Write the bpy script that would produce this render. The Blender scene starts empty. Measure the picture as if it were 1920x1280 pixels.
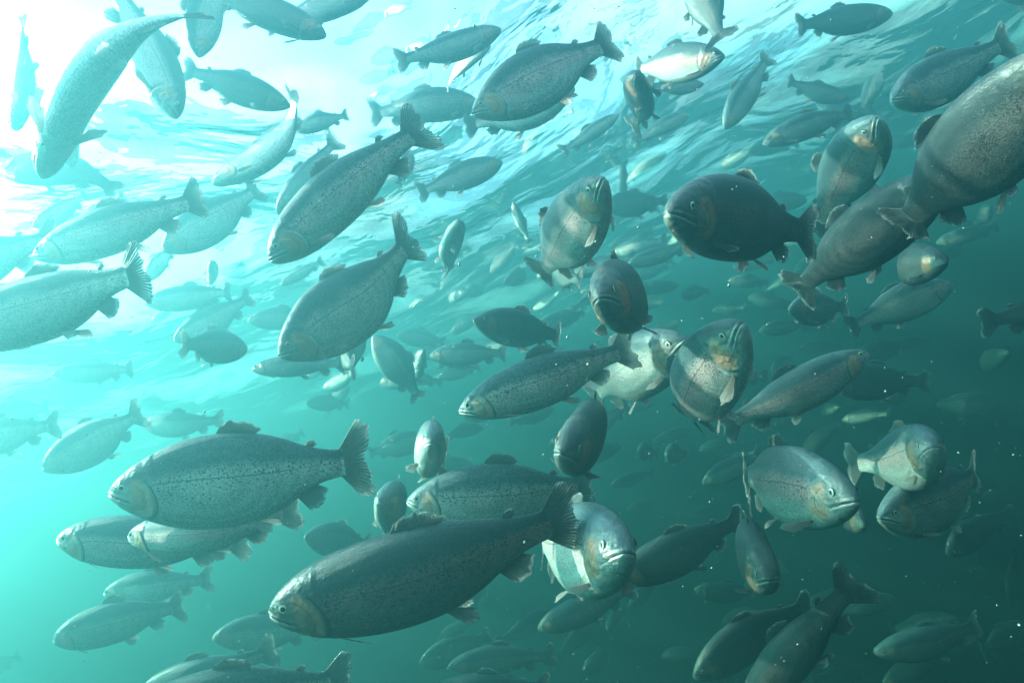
import bpy, math, random
import numpy as np
from mathutils import Vector, Matrix

# ------------------------------------------------------------------ camera
sc = bpy.context.scene
C = sc.collection
W_, H_ = 1920.0, 1280.0
LENS = 24.0
F = LENS / 36.0 * W_
CAM_Z = -1.6            # the water surface is z = 0
PITCH, ROLL = math.radians(8.0), math.radians(21.0)
cd = bpy.data.cameras.new("camera"); cam = bpy.data.objects.new("camera", cd); C.objects.link(cam)
cd.lens = LENS; cd.sensor_width = 36.0; cd.clip_start = 0.02; cd.clip_end = 500.0
CM = (Matrix.Translation((0, 0, CAM_Z)) @ Matrix.Rotation(math.radians(90) + PITCH, 4, 'X') @ Matrix.Rotation(-ROLL, 4, 'Z'))
cam.matrix_world = CM
sc.camera = cam
R3 = CM.to_3x3()
CAMP = CM.translation.copy()
def ray(px, py):                      # un-normalised view ray of a photo pixel, camera-space depth 1
    return R3 @ Vector(((px - W_ / 2) / F, (H_ / 2 - py) / F, -1.0))

# ------------------------------------------------------------------ light
SUN_AZ, SUN_EL = math.radians(-76.0), math.radians(35.0)     # azimuth from +Y towards +X
wd = bpy.data.worlds.new("World"); sc.world = wd; wd.use_nodes = True
nt = wd.node_tree; nt.nodes.clear()
sky = nt.nodes.new('ShaderNodeTexSky'); sky.sky_type = 'NISHITA'; sky.sun_disc = False
sky.sun_elevation = SUN_EL; sky.sun_rotation = SUN_AZ
bg = nt.nodes.new('ShaderNodeBackground'); bg.inputs['Strength'].default_value = 0.105
wo = nt.nodes.new('ShaderNodeOutputWorld')
tcw = nt.nodes.new('ShaderNodeTexCoord'); mpw = nt.nodes.new('ShaderNodeMapping'); mpw.inputs['Scale'].default_value = (1.0, 1.0, 2.2)
cl = nt.nodes.new('ShaderNodeTexNoise'); cl.inputs['Scale'].default_value = 3.2; cl.inputs['Detail'].default_value = 5.0
cr = nt.nodes.new('ShaderNodeMapRange'); cr.interpolation_type = 'SMOOTHSTEP'; cr.inputs[1].default_value = 0.46; cr.inputs[2].default_value = 0.60
cm = nt.nodes.new('ShaderNodeMix'); cm.data_type = 'RGBA'; cm.inputs[7].default_value = (2.9, 2.9, 3.1, 1)   # broken white clouds
nt.links.new(tcw.outputs['Generated'], mpw.inputs[0]); nt.links.new(mpw.outputs[0], cl.inputs['Vector']); nt.links.new(cl.outputs[0], cr.inputs[0])
nt.links.new(cr.outputs[0], cm.inputs[0]); nt.links.new(sky.outputs[0], cm.inputs[6]); nt.links.new(cm.outputs[2], bg.inputs[0]); nt.links.new(bg.outputs[0], wo.inputs[0])
sd = bpy.data.lights.new("sun", 'SUN'); sd.energy = 5.0; sd.angle = math.radians(0.5); sd.color = (1.0, 0.95, 0.91)
so = bpy.data.objects.new("sun", sd); C.objects.link(so)
SUND = Vector((math.sin(SUN_AZ) * math.cos(SUN_EL), math.cos(SUN_AZ) * math.cos(SUN_EL), math.sin(SUN_EL)))
so.rotation_euler = SUND.to_track_quat('Z', 'Y').to_euler()
so.location = (0, 0, 5)
sc.view_settings.view_transform = 'Standard'; sc.view_settings.look = 'None'
sc.view_settings.gamma = 1.0; sc.view_settings.exposure = 3.6
cy = sc.cycles
cy.use_denoising = True
cy.max_bounces = 6; cy.volume_bounces = 0; cy.diffuse_bounces = 2; cy.glossy_bounces = 2
cy.transmission_bounces = 3; cy.transparent_max_bounces = 8
cy.sample_clamp_indirect = 4.0

# ------------------------------------------------------------------ node helpers
def mat(name):
    m = bpy.data.materials.new(name); m.use_nodes = True; m.node_tree.nodes.clear(); return m
class NT:
    def __init__(s, m): s.t = m.node_tree
    def n(s, typ, **k):
        o = s.t.nodes.new(typ)
        for a, b in k.items():
            if a == 'ins':
                for i, v in b.items():
                    if hasattr(v, 'is_linked') or isinstance(v, bpy.types.NodeSocket): s.t.links.new(v, o.inputs[i])
                    else: o.inputs[i].default_value = v
            else: setattr(o, a, b)
        return o
    def m(s, op, a, b=0.0, c=0.0, clamp=False):
        o = s.n('ShaderNodeMath', operation=op, use_clamp=clamp)
        for i, v in enumerate((a, b, c)):
            if isinstance(v, bpy.types.NodeSocket): s.t.links.new(v, o.inputs[i])
            else: o.inputs[i].default_value = v
        return o.outputs[0]
    def ss(s, x, a, b):                # smoothstep map a..b -> 0..1
        o = s.n('ShaderNodeMapRange', interpolation_type='SMOOTHSTEP')
        for i, v in ((0, x), (1, a), (2, b)):
            if isinstance(v, bpy.types.NodeSocket): s.t.links.new(v, o.inputs[i])
            else: o.inputs[i].default_value = v
        return o.outputs[0]
    def mix(s, f, a, b):
        o = s.n('ShaderNodeMix', data_type='RGBA')
        for i, v in ((0, f), (6, a), (7, b)):
            if isinstance(v, bpy.types.NodeSocket): s.t.links.new(v, o.inputs[i])
            else: o.inputs[i].default_value = (v if isinstance(v, float) else (*v, 1.0))
        return o.outputs[2]

# ------------------------------------------------------------------ materials
def skin_material():
    M = mat("trout_skin"); N = NT(M)
    at = N.n('ShaderNodeAttribute', attribute_name='rest')
    vec = at.outputs['Vector']
    sep = N.n('ShaderNodeSeparateXYZ', ins={0: vec}); S, Y, Z = sep.outputs
    ah = N.n('ShaderNodeAttribute', attribute_name='height').outputs['Fac']     # -1 belly .. 1 back
    oi = N.n('ShaderNodeObjectInfo'); oc = N.n('ShaderNodeSeparateColor', ins={0: oi.outputs['Color']})
    dark, pink, spot = oc.outputs
    off = N.m('MULTIPLY', oi.outputs['Random'], 37.0)
    wv = N.n('ShaderNodeVectorMath', operation='ADD', ins={0: vec, 1: N.n('ShaderNodeCombineXYZ', ins={0: 0.0, 1: 0.0, 2: off}).outputs[0]}).outputs[0]
    big = N.n('ShaderNodeTexNoise', ins={'Vector': wv, 'Scale': 9.0, 'Detail': 3.0}).outputs[0]
    fine = N.n('ShaderNodeTexNoise', ins={'Vector': wv, 'Scale': 120.0, 'Detail': 2.0}).outputs[0]
    hh = N.m('ADD', ah, N.m('MULTIPLY', N.m('SUBTRACT', big, 0.5), 0.35))
    # base: belly -> flank -> back
    silver = N.mix(dark, (0.80, 0.74, 0.68), (0.075, 0.075, 0.072))
    pinkc = N.mix(dark, (0.88, 0.48, 0.46), (0.20, 0.085, 0.085))
    belly = N.mix(dark, (0.78, 0.78, 0.72), (0.085, 0.10, 0.095))
    back = N.mix(dark, (0.10, 0.16, 0.18), (0.022, 0.035, 0.038))
    c = N.mix(N.ss(hh, -0.75, -0.2), belly, silver)
    band = N.m('MULTIPLY', N.m('MULTIPLY', N.ss(hh, -0.5, -0.1), N.ss(hh, 0.45, 0.12)), pink)
    c = N.mix(band, c, pinkc)
    c = N.mix(N.ss(hh, 0.10, 0.5), c, back)
    # scale glitter rows
    scv = N.n('ShaderNodeMapping', ins={'Vector': vec, 'Scale': (210.0, 80.0, 300.0)}).outputs[0]
    vs = N.n('ShaderNodeTexVoronoi', ins={'Vector': scv, 'Scale': 1.0, 'Randomness': 0.55})
    cell = N.n('ShaderNodeSeparateColor', ins={0: vs.outputs['Color']}).outputs[0]
    edge = N.ss(vs.outputs['Distance'], 0.25, 0.6)
    bodym = N.ss(S, 0.17, 0.2)
    gl = N.m('MULTIPLY', N.m('SUBTRACT', cell, 0.5), 0.65)
    k = N.m('MULTIPLY', bodym, N.m('SUBTRACT', gl, N.m('MULTIPLY', edge, 0.4)))
    kk = N.m('ADD', 1.0, k)
    mott = N.m('ADD', 0.78, N.m('MULTIPLY', fine, 0.44))
    kk = N.m('MULTIPLY', kk, mott)
    c = N.n('ShaderNodeVectorMath', operation='MULTIPLY', ins={0: c, 1: N.n('ShaderNodeCombineXYZ', ins={0: kk, 1: kk, 2: kk}).outputs[0]}).outputs[0]
    # spots
    sp = N.n('ShaderNodeMapping', ins={'Vector': wv, 'Scale': (105.0, 48.0, 105.0)}).outputs[0]
    v2 = N.n('ShaderNodeTexVoronoi', ins={'Vector': sp, 'Scale': 1.0, 'Randomness': 1.0})
    c2 = N.n('ShaderNodeSeparateColor', ins={0: v2.outputs['Color']}).outputs[1]
    rad = N.m('ADD', 0.22, N.m('MULTIPLY', c2, 0.26))
    dens = N.m('MULTIPLY', N.m('MULTIPLY', N.ss(ah, -0.45, 0.45), N.m('ADD', 0.55, big)), spot)
    keep = N.m('LESS_THAN', N.n('ShaderNodeSeparateColor', ins={0: v2.outputs['Color']}).outputs[2], dens)
    sm = N.m('MULTIPLY', N.ss(N.m('SUBTRACT', v2.outputs['Distance'], rad), 0.06, -0.05), keep)
    c = N.mix(N.m('MULTIPLY', sm, 0.95), c, (0.012, 0.018, 0.02))
    # lateral line
    ll = N.m('ABSOLUTE', N.m('SUBTRACT', ah, N.m('ADD', 0.10, N.m('MULTIPLY', N.m('SUBTRACT', 0.4, S), 0.25))))
    lm = N.m('MULTIPLY', N.ss(ll, 0.022, 0.006), bodym)
    c = N.mix(N.m('MULTIPLY', lm, 0.85), c, (0.05, 0.05, 0.045))
    # head: plain skin, gill cover, slit, mouth line
    gx = N.m('SUBTRACT', S, 0.108); gz = N.m('ADD', N.m('ADD', Z, 0.022), N.m('MULTIPLY', N.m('SUBTRACT', S, 0.108), 0.35))
    gd = N.m('SQRT', N.m('ADD', N.m('MULTIPLY', gx, gx), N.m('MULTIPLY', N.m('MULTIPLY', gz, gz), 0.85)))
    headm = N.ss(S, 0.19, 0.165)
    hc = N.mix(N.ss(ah, 0.1, 0.6), N.mix(dark, (0.55, 0.55, 0.50), (0.09, 0.11, 0.10)), back)
    hc = N.mix(N.m('MULTIPLY', N.ss(big, 0.35, 0.65), 0.45), hc, (0.20, 0.16, 0.13))
    hc = N.mix(N.m('MULTIPLY', N.ss(N.n('ShaderNodeTexNoise', ins={'Vector': wv, 'Scale': 45.0, 'Detail': 3.0}).outputs[0], 0.48, 0.66), 0.45), hc, (0.05, 0.055, 0.05))
    c = N.mix(N.m('MULTIPLY', headm, 0.7), c, hc)
    gm = N.m('MULTIPLY', N.m('MULTIPLY', N.ss(gd, 0.076, 0.058), N.ss(S, 0.085, 0.115)), N.m('MULTIPLY', N.ss(ah, 0.62, 0.3), N.ss(ah, -0.95, -0.55)))
    gcol = N.mix(dark, (0.82, 0.42, 0.28), (0.42, 0.17, 0.09))
    c = N.mix(N.m('MULTIPLY', N.m('MULTIPLY', gm, N.ss(big, 0.25, 0.50)), N.m('ADD', 0.75, N.m('MULTIPLY', pink, 0.5))), c, gcol)
    gs = N.m('MULTIPLY', N.ss(N.m('ABSOLUTE', N.m('SUBTRACT', gd, 0.080)), 0.0042, 0.0012), N.m('MULTIPLY', N.m('MULTIPLY', N.ss(S, 0.13, 0.15), N.ss(ah, -0.9, -0.7)), N.ss(ah, 0.5, 0.3)))
    c = N.mix(N.m('MULTIPLY', gs, 0.7), c, (0.02, 0.022, 0.02))
    mz = N.m('SUBTRACT', Z, N.m('SUBTRACT', -0.010, N.m('MULTIPLY', S, 0.36)))
    mfade = N.ss(S, 0.092, 0.083)
    jaw = N.m('MULTIPLY', mfade, N.m('MULTIPLY', N.ss(mz, 0.0, -0.003), N.ss(mz, -0.016, -0.010)))
    c = N.mix(N.m('MULTIPLY', jaw, 0.4), c, (0.42, 0.42, 0.38))
    po = N.m('MULTIPLY', N.ss(N.m('ABSOLUTE', N.m('SUBTRACT', gd, 0.041)), 0.0030, 0.0008), N.m('MULTIPLY', N.ss(S, 0.10, 0.115), N.ss(ah, 0.5, 0.2)))
    c = N.mix(N.m('MULTIPLY', po, 0.45), c, (0.03, 0.03, 0.028))
    nx = N.m('SUBTRACT', S, 0.030); nzz = N.m('SUBTRACT', Z, 0.012)
    nd = N.m('SQRT', N.m('ADD', N.m('MULTIPLY', nx, nx), N.m('MULTIPLY', nzz, nzz)))
    c = N.mix(N.m('MULTIPLY', N.ss(nd, 0.0042, 0.0022), 0.9), c, (0.01, 0.01, 0.01))
    ml = N.m('MULTIPLY', N.ss(N.m('ABSOLUTE', mz), 0.0026, 0.0010), mfade)
    c = N.mix(N.m('MULTIPLY', ml, 0.95), c, (0.008, 0.008, 0.008))
    bh = N.m('ADD', N.m('MULTIPLY', bodym, N.m('SUBTRACT', 1.0, edge)), N.m('MULTIPLY', fine, 0.6))
    bh = N.m('ADD', bh, N.m('MULTIPLY', N.m('MULTIPLY', headm, 6.0), N.n('ShaderNodeTexNoise', ins={'Vector': wv, 'Scale': 32.0, 'Detail': 2.0}).outputs[0]))
    bump = N.n('ShaderNodeBump', ins={'Height': bh, 'Strength': 0.5, 'Distance': 0.0012})
    rough = N.m('ADD', 0.28, N.m('MULTIPLY', fine, 0.28))
    metal = N.m('MULTIPLY', N.ss(hh, 0.5, 0.1), N.m('SUBTRACT', 0.7, N.m('MULTIPLY', headm, 0.35)))
    p = N.n('ShaderNodeBsdfPrincipled', ins={'Base Color': c, 'Roughness': rough, 'Metallic': metal, 'IOR': 1.38, 'Normal': bump.outputs[0]})
    out = N.n('ShaderNodeOutputMaterial', ins={0: p.outputs[0]})
    return M

def fin_material(name, c0, c1, edgec):
    M = mat(name); N = NT(M)
    at = N.n('ShaderNodeAttribute', attribute_name='rest')
    sep = N.n('ShaderNodeSeparateXYZ', ins={0: at.outputs['Vector']}); U, V, Z = sep.outputs
    oi = N.n('ShaderNodeObjectInfo'); oc = N.n('ShaderNodeSeparateColor', ins={0: oi.outputs['Color']})
    w = N.m('SINE', N.m('MULTIPLY', U, 6.2832 * 23))
    ns = N.n('ShaderNodeTexNoise', ins={'Vector': at.outputs['Vector'], 'Scale': 7.0, 'Detail': 3.0}).outputs[0]
    c = N.mix(N.ss(w, -0.7, 0.8), c0, c1)
    dk = N.n('ShaderNodeVectorMath', operation='SCALE', ins={0: c}); 
    N.t.links.new(N.m('SUBTRACT', 1.15, N.m('MULTIPLY', oc.outputs[0], 0.75)), dk.inputs['Scale'])
    e = N.m('MULTIPLY', N.ss(V, 0.72, 1.0), N.ss(ns, 0.35, 0.6))
    c = N.mix(N.m('MULTIPLY', e, 0.9), dk.outputs[0], edgec)
    sp = N.n('ShaderNodeTexVoronoi', ins={'Vector': at.outputs['Vector'], 'Scale': 22.0})
    c = N.mix(N.m('MULTIPLY', N.ss(sp.outputs['Distance'], 0.3, 0.2), oc.outputs[2]), c, (0.02, 0.025, 0.03))
    bump = N.n('ShaderNodeBump', ins={'Height': w, 'Strength': 0.5, 'Distance': 0.002})
    p = N.n('ShaderNodeBsdfPrincipled', ins={'Base Color': c, 'Roughness': 0.4, 'Normal': bump.outputs[0]})
    tl = N.n('ShaderNodeBsdfTranslucent', ins={0: c})
    mx = N.n('ShaderNodeMixShader', ins={0: 0.6, 1: p.outputs[0], 2: tl.outputs[0]})
    tr = N.n('ShaderNodeBsdfTransparent')
    fac = N.m('MULTIPLY', N.m('MULTIPLY', N.ss(w, -0.1, -0.9), N.ss(V, 0.2, 0.8)), 0.6)
    mx2 = N.n('ShaderNodeMixShader', ins={0: fac, 1: mx.outputs[0], 2: tr.outputs[0]})
    N.n('ShaderNodeOutputMaterial', ins={0: mx2.outputs[0]})
    return M

def eye_material():
    M = mat("trout_eye"); N = NT(M)
    at = N.n('ShaderNodeAttribute', attribute_name='rest')
    sep = N.n('ShaderNodeSeparateXYZ', ins={0: at.outputs['Vector']}); r = sep.outputs[0]
    c = N.mix(N.ss(r, 0.44, 0.52), (0.004, 0.005, 0.006), (0.85, 0.78, 0.58))
    c = N.mix(N.ss(r, 0.74, 0.88), c, (0.02, 0.022, 0.025))
    p = N.n('ShaderNodeBsdfPrincipled', ins={'Base Color': c, 'Roughness': 0.08, 'IOR': 1.45})
    N.n('ShaderNodeOutputMaterial', ins={0: p.outputs[0]})
    return M
SKIN = skin_material()
FIN = fin_material("trout_fin", (0.10, 0.13, 0.13), (0.24, 0.26, 0.24), (0.75, 0.72, 0.72))
PALE = fin_material("trout_paired_fin", (0.50, 0.42, 0.38), (0.72, 0.64, 0.60), (0.8, 0.78, 0.78))
EYE = eye_material()

# ------------------------------------------------------------------ setting
def mesh_obj(name, V, Fc, m, smooth=True):
    me = bpy.data.meshes.new(name)
    me.vertices.add(len(V)); me.vertices.foreach_set('co', np.asarray(V, np.float32).ravel())
    Fc = np.asarray(Fc, np.int32); n, k = Fc.shape
    me.loops.add(n * k); me.loops.foreach_set('vertex_index', Fc.ravel())
    me.polygons.add(n); me.polygons.foreach_set('loop_start', np.arange(n, dtype=np.int32) * k)
    me.update(calc_edges=True); me.validate()
    if smooth: me.polygons.foreach_set('use_smooth', np.ones(len(me.polygons), bool))
    if m: me.materials.append(m)
    return me
def link(name, me, kind=None):
    o = bpy.data.objects.new(name, me); C.objects.link(o)
    if kind: o['kind'] = kind
    return o

def grid_faces(nu, nv):
    i = np.arange(nu - 1)[:, None] * nv + np.arange(nv - 1)[None, :]
    i = i.ravel()
    return np.stack([i, i + nv, i + nv + 1, i + 1], 1)

rng = np.random.RandomState(5)
def waves(x, y):
    z = np.zeros_like(x)
    r = np.random.RandomState(3)
    for k in range(46):
        lam = 0.8 * (1.06 ** k)
        a = math.radians(-32) + r.normal(0, 1.6)
        ph = r.uniform(0, 6.28)
        q = 2 * math.pi / lam
        wob = 0.6 * np.sin(0.9 * x * r.uniform(.5, 1.5) + 1.3 * y * r.uniform(.5, 1.5) + r.uniform(0, 6))
        amp = WSLOPE * lam / (2 * math.pi) * (1.0 if lam < 2.5 else 2.5 / lam)
        z += amp * np.sin(q * (x * math.cos(a) + y * math.sin(a)) + ph + wob)
    return z
WSLOPE = 0.05
nn = 700
t = np.linspace(-1, 1, nn)
gx = np.sinh(t * 4.2) / math.sinh(4.2) * 60.0
gy = gx + 4.0
X, Y = np.meshgrid(gx, gy, indexing='ij')
Zw = waves(X, Y) * np.exp(-((X / 30) ** 2 + (Y / 30) ** 2))
WM = mat("water_surface"); N = NT(WM)
tc = N.n('ShaderNodeTexCoord').outputs['Object']
mp = N.n('ShaderNodeMapping', ins={'Vector': tc, 'Rotation': (0, 0, math.radians(32)), 'Scale': (1.0, 1.1, 1.0)}).outputs[0]
n1 = N.n('ShaderNodeTexNoise', ins={'Vector': mp, 'Scale': 1.6, 'Detail': 4.0, 'Roughness': 0.45, 'Distortion': 0.4}).outputs[0]
bp = N.n('ShaderNodeBump', ins={'Height': n1, 'Strength': 1.0, 'Distance': 0.10})
fr = N.n('ShaderNodeFresnel', ins={'IOR': 1.05, 'Normal': bp.outputs[0]})
gl = N.n('ShaderNodeBsdfGlossy', ins={'Color': (1, 1, 1, 1), 'Roughness': 0.0, 'Normal': bp.outputs[0]})
cs = N.n('ShaderNodeTexVoronoi', feature='SMOOTH_F1', ins={'Vector': tc, 'Scale': 4.5, 'Smoothness': 0.6})      # dappled light painted into the see-through tint, unrelated to the ripple shape
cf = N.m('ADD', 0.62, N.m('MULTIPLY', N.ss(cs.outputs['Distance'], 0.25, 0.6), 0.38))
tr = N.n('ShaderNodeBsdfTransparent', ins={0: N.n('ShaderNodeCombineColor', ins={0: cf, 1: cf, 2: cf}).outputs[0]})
rf_ = N.n('ShaderNodeBsdfRefraction', ins={'Color': (1, 1, 1, 1), 'Roughness': 0.0, 'IOR': 1.10, 'Normal': bp.outputs[0]})
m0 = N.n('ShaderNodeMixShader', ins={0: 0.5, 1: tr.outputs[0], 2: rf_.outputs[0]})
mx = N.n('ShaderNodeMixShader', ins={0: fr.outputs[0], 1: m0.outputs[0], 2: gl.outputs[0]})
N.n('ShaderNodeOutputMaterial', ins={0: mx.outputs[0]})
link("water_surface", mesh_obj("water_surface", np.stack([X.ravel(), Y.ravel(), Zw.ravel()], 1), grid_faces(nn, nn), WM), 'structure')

# lake bed, deep below
GM = mat("lake_mud"); N = NT(GM)
nz = N.n('ShaderNodeTexNoise', ins={'Scale': 0.6, 'Detail': 5.0}).outputs[0]
p = N.n('ShaderNodeBsdfPrincipled', ins={'Base Color': N.mix(nz, (0.02, 0.03, 0.02), (0.05, 0.06, 0.04)), 'Roughness': 0.9})
N.n('ShaderNodeOutputMaterial', ins={0: p.outputs[0]})
t = np.linspace(-62, 62, 90); X, Y = np.meshgrid(t, t + 4, indexing='ij')
Zb = -14 + 0.5 * np.sin(X * .4) * np.cos(Y * .33) + 0.2 * rng.rand(*X.shape)
link("lake_bed", mesh_obj("lake_bed", np.stack([X.ravel(), Y.ravel(), Zb.ravel()], 1), grid_faces(90, 90), GM), 'structure')

# the water body: one closed box of even density
hb = np.array([[x, y, z] for x in (-59, 59) for y in (-55, 63) for z in (-16, 0.35)], float)
hf = [[0, 1, 3, 2], [4, 6, 7, 5], [0, 4, 5, 1], [2, 3, 7, 6], [0, 2, 6, 4], [1, 5, 7, 3]]
HM = mat("murky_water"); N = NT(HM)
pv = N.n('ShaderNodeVolumePrincipled')
pv.inputs['Color'].default_value = (0.115, 0.48, 0.555, 1)
pv.inputs['Absorption Color'].default_value = (0.05, 0.53, 0.43, 1)
pv.inputs['Density'].default_value = 0.48
pv.inputs['Anisotropy'].default_value = 0.70
N.n('ShaderNodeOutputMaterial', ins={1: pv.outputs[0]})
link("haze", mesh_obj("haze", hb, hf, HM, False), 'stuff')

# ------------------------------------------------------------------ trout geometry (rest space: s 0 snout .. 1 tail tip, y side, z up)
def herm(xs, ys, x):
    xs = np.asarray(xs, float); ys = np.asarray(ys, float)
    d = np.gradient(ys, xs)
    i = np.clip(np.searchsorted(xs, x) - 1, 0, len(xs) - 2)
    h = xs[i + 1] - xs[i]; t = (x - xs[i]) / h
    return ((2 * t**3 - 3 * t**2 + 1) * ys[i] + (t**3 - 2 * t**2 + t) * h * d[i] + (-2 * t**3 + 3 * t**2) * ys[i + 1] + (t**3 - t**2) * h * d[i + 1])
PS = [0, .012, .03, .06, .10, .15, .20, .28, .36, .45, .55, .64, .72, .79, .845, .89]
PT = [-.008, .009, .025, .047, .070, .092, .109, .129, .140, .142, .131, .108, .080, .060, .050, .047]
PB = [-.012, -.031, -.047, -.066, -.086, -.107, -.122, -.138, -.146, -.147, -.136, -.108, -.073, -.053, -.047, -.046]
PW = [.0, .017, .028, .040, .050, .060, .066, .070, .075, .075, .066, .048, .031, .019, .012, .004]
US = np.sqrt(PS)
PEXP = [1.0]                          # how blunt this fish's front is
def prof(s, ds, ws):
    u = np.sqrt(np.minimum(s, 1) ** (1 + (PEXP[0] - 1) * np.clip(1.4 - 2 * s, 0, 1)))
    hs = np.clip((s - .02) / .25, 0, 1); sc_ = 1 + (ds / .29 - 1) * (0.5 + 0.5 * hs) * np.clip((1.02 - s) / .35, .35, 1)
    return herm(US, PT, u) * sc_, herm(US, PB, u) * sc_, np.maximum(herm(US, PW, u), 0) * ws

class Bend:
    def __init__(s, b1=0, b2=0, arch=0, tz=0):
        s.tz = tz
        s.g = np.linspace(-.05, 1.1, 300)
        sm = lambda a, b: (lambda t: t * t * (3 - 2 * t))(np.clip((s.g - a) / (b - a), 0, 1))
        s.al = np.radians(b1) * sm(.15, .75) + np.radians(b2) * sm(.6, 1.0)
        dx = s.g[1] - s.g[0]
        s.cx = -np.cumsum(np.cos(s.al)) * dx; s.cy = -np.cumsum(np.sin(s.al)) * dx
        s.arch = arch
    def __call__(s, P):
        q = P[:, 0]; a = np.interp(q, s.g, s.al)
        x = np.interp(q, s.g, s.cx) - P[:, 1] * np.sin(a)
        y = np.interp(q, s.g, s.cy) + P[:, 1] * np.cos(a)
        z = P[:, 2] + s.arch * ((q - .5) ** 2 * 4) + s.tz * np.clip(q - .5, 0, 1) ** 2
        return np.stack([x, y, z], 1)

def set_attr(me, name, data, typ):
    a = me.attributes.new(name, typ, 'POINT')
    a.data.foreach_set('vector' if typ == 'FLOAT_VECTOR' else 'value', np.asarray(data, np.float32).ravel())

def body_mesh(bend, ds, ws, NS, NTH):
    s = np.concatenate([[0.0], np.linspace(0, 1, NS + 1)[1:] ** 1.45 * .885])
    zt, zb, w = prof(s, ds, ws)
    zm = (zt + zb) / 2 + (zt - zb) * .02
    th = np.linspace(0, 2 * math.pi, NTH, endpoint=False)
    cth, sth = np.cos(th), np.sin(th)
    yy = np.sign(cth) * np.abs(cth) ** .86
    zz = np.sign(sth) * np.abs(sth) ** .95
    Sg = np.repeat(s[:, None], NTH, 1)
    Yg = w[:, None] * yy[None, :]
    hT, hB = (zt - zm)[:, None], (zm - zb)[:, None]
    Zg = zm[:, None] + np.where(zz > 0, hT * zz, hB * zz)
    # features
    ny, nz_ = yy * 1.0, zz * 0.8
    k = np.zeros_like(Sg)
    mz = Zg - (-0.010 - .36 * Sg)
    mf = np.clip((.094 - Sg) / .012, 0, 1) * np.clip(Sg / .006, 0, 1)
    k += mf * (-.0065 * np.exp(-(mz / .0030) ** 2) + .0022 * np.exp(-((mz - .0085) / .0045) ** 2) + .0028 * np.exp(-((mz + .0080) / .0045) ** 2) - .003 * np.exp(-((mz - .018) / .004) ** 2))
    gd = np.sqrt((Sg - .108) ** 2 + .85 * (Zg + .022 + .35 * (Sg - .108)) ** 2)
    gate = np.clip((Sg - .115) / .02, 0, 1) * np.clip((.6 - zz) / .25, 0, 1)[None, :] * np.clip((zz + .95) / .15, 0, 1)[None, :]
    k += gate * (-.0065 * np.exp(-((gd - .083) / .004) ** 2) + .0040 * np.exp(-((gd - .072) / .007) ** 2))
    # pre-opercle ridge and eye socket
    k += np.clip((Sg - .09) / .02, 0, 1) * -.0030 * np.exp(-((gd - .040) / .0035) ** 2) * (Sg < .16)
    ed = np.sqrt((Sg - .066) ** 2 + (Zg - .014) ** 2)
    k += .0016 * np.exp(-((ed - .0165) / .004) ** 2) - .002 * np.exp(-(ed / .010) ** 2)
    Yg = Yg + k * ny[None, :]; Zg = Zg + k * nz_[None, :]
    Hg = np.where(zz[None, :] > 0, zz[None, :], zz[None, :]) * np.ones_like(Sg)
    rest = np.stack([Sg.ravel(), Yg.ravel(), Zg.ravel()], 1)
    n = len(s)
    i = np.arange(n - 1)[:, None] * NTH; j = np.arange(NTH)[None, :]; j2 = (j + 1) % NTH
    Fc = np.stack([(i + j).ravel(), (i + j2).ravel(), (i + NTH + j2).ravel(), (i + NTH + j).ravel()], 1)
    # close the ends with quads across
    def cap(o, flip):
        r = []
        for q in range(NTH // 2 - 1):
            a, b, c_, d = o + (q) , o + (q + 1), o + (NTH - q - 2) , o + (NTH - q - 1)
            r.append([a, d, c_, b] if flip else [a, b, c_, d])
        return np.array(r)
    Fc = np.concatenate([Fc, cap((n - 1) * NTH, True)])
    Fc = Fc[:, ::-1] 
    me = mesh_obj("body", bend(rest), Fc, SKIN)
    if len(me.vertices) == len(rest):
        rr = rest.copy(); rr[:, 2] /= 1.0
        set_attr(me, 'rest', rr, 'FLOAT_VECTOR'); set_attr(me, 'height', Hg.ravel(), 'FLOAT')
    return me

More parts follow.
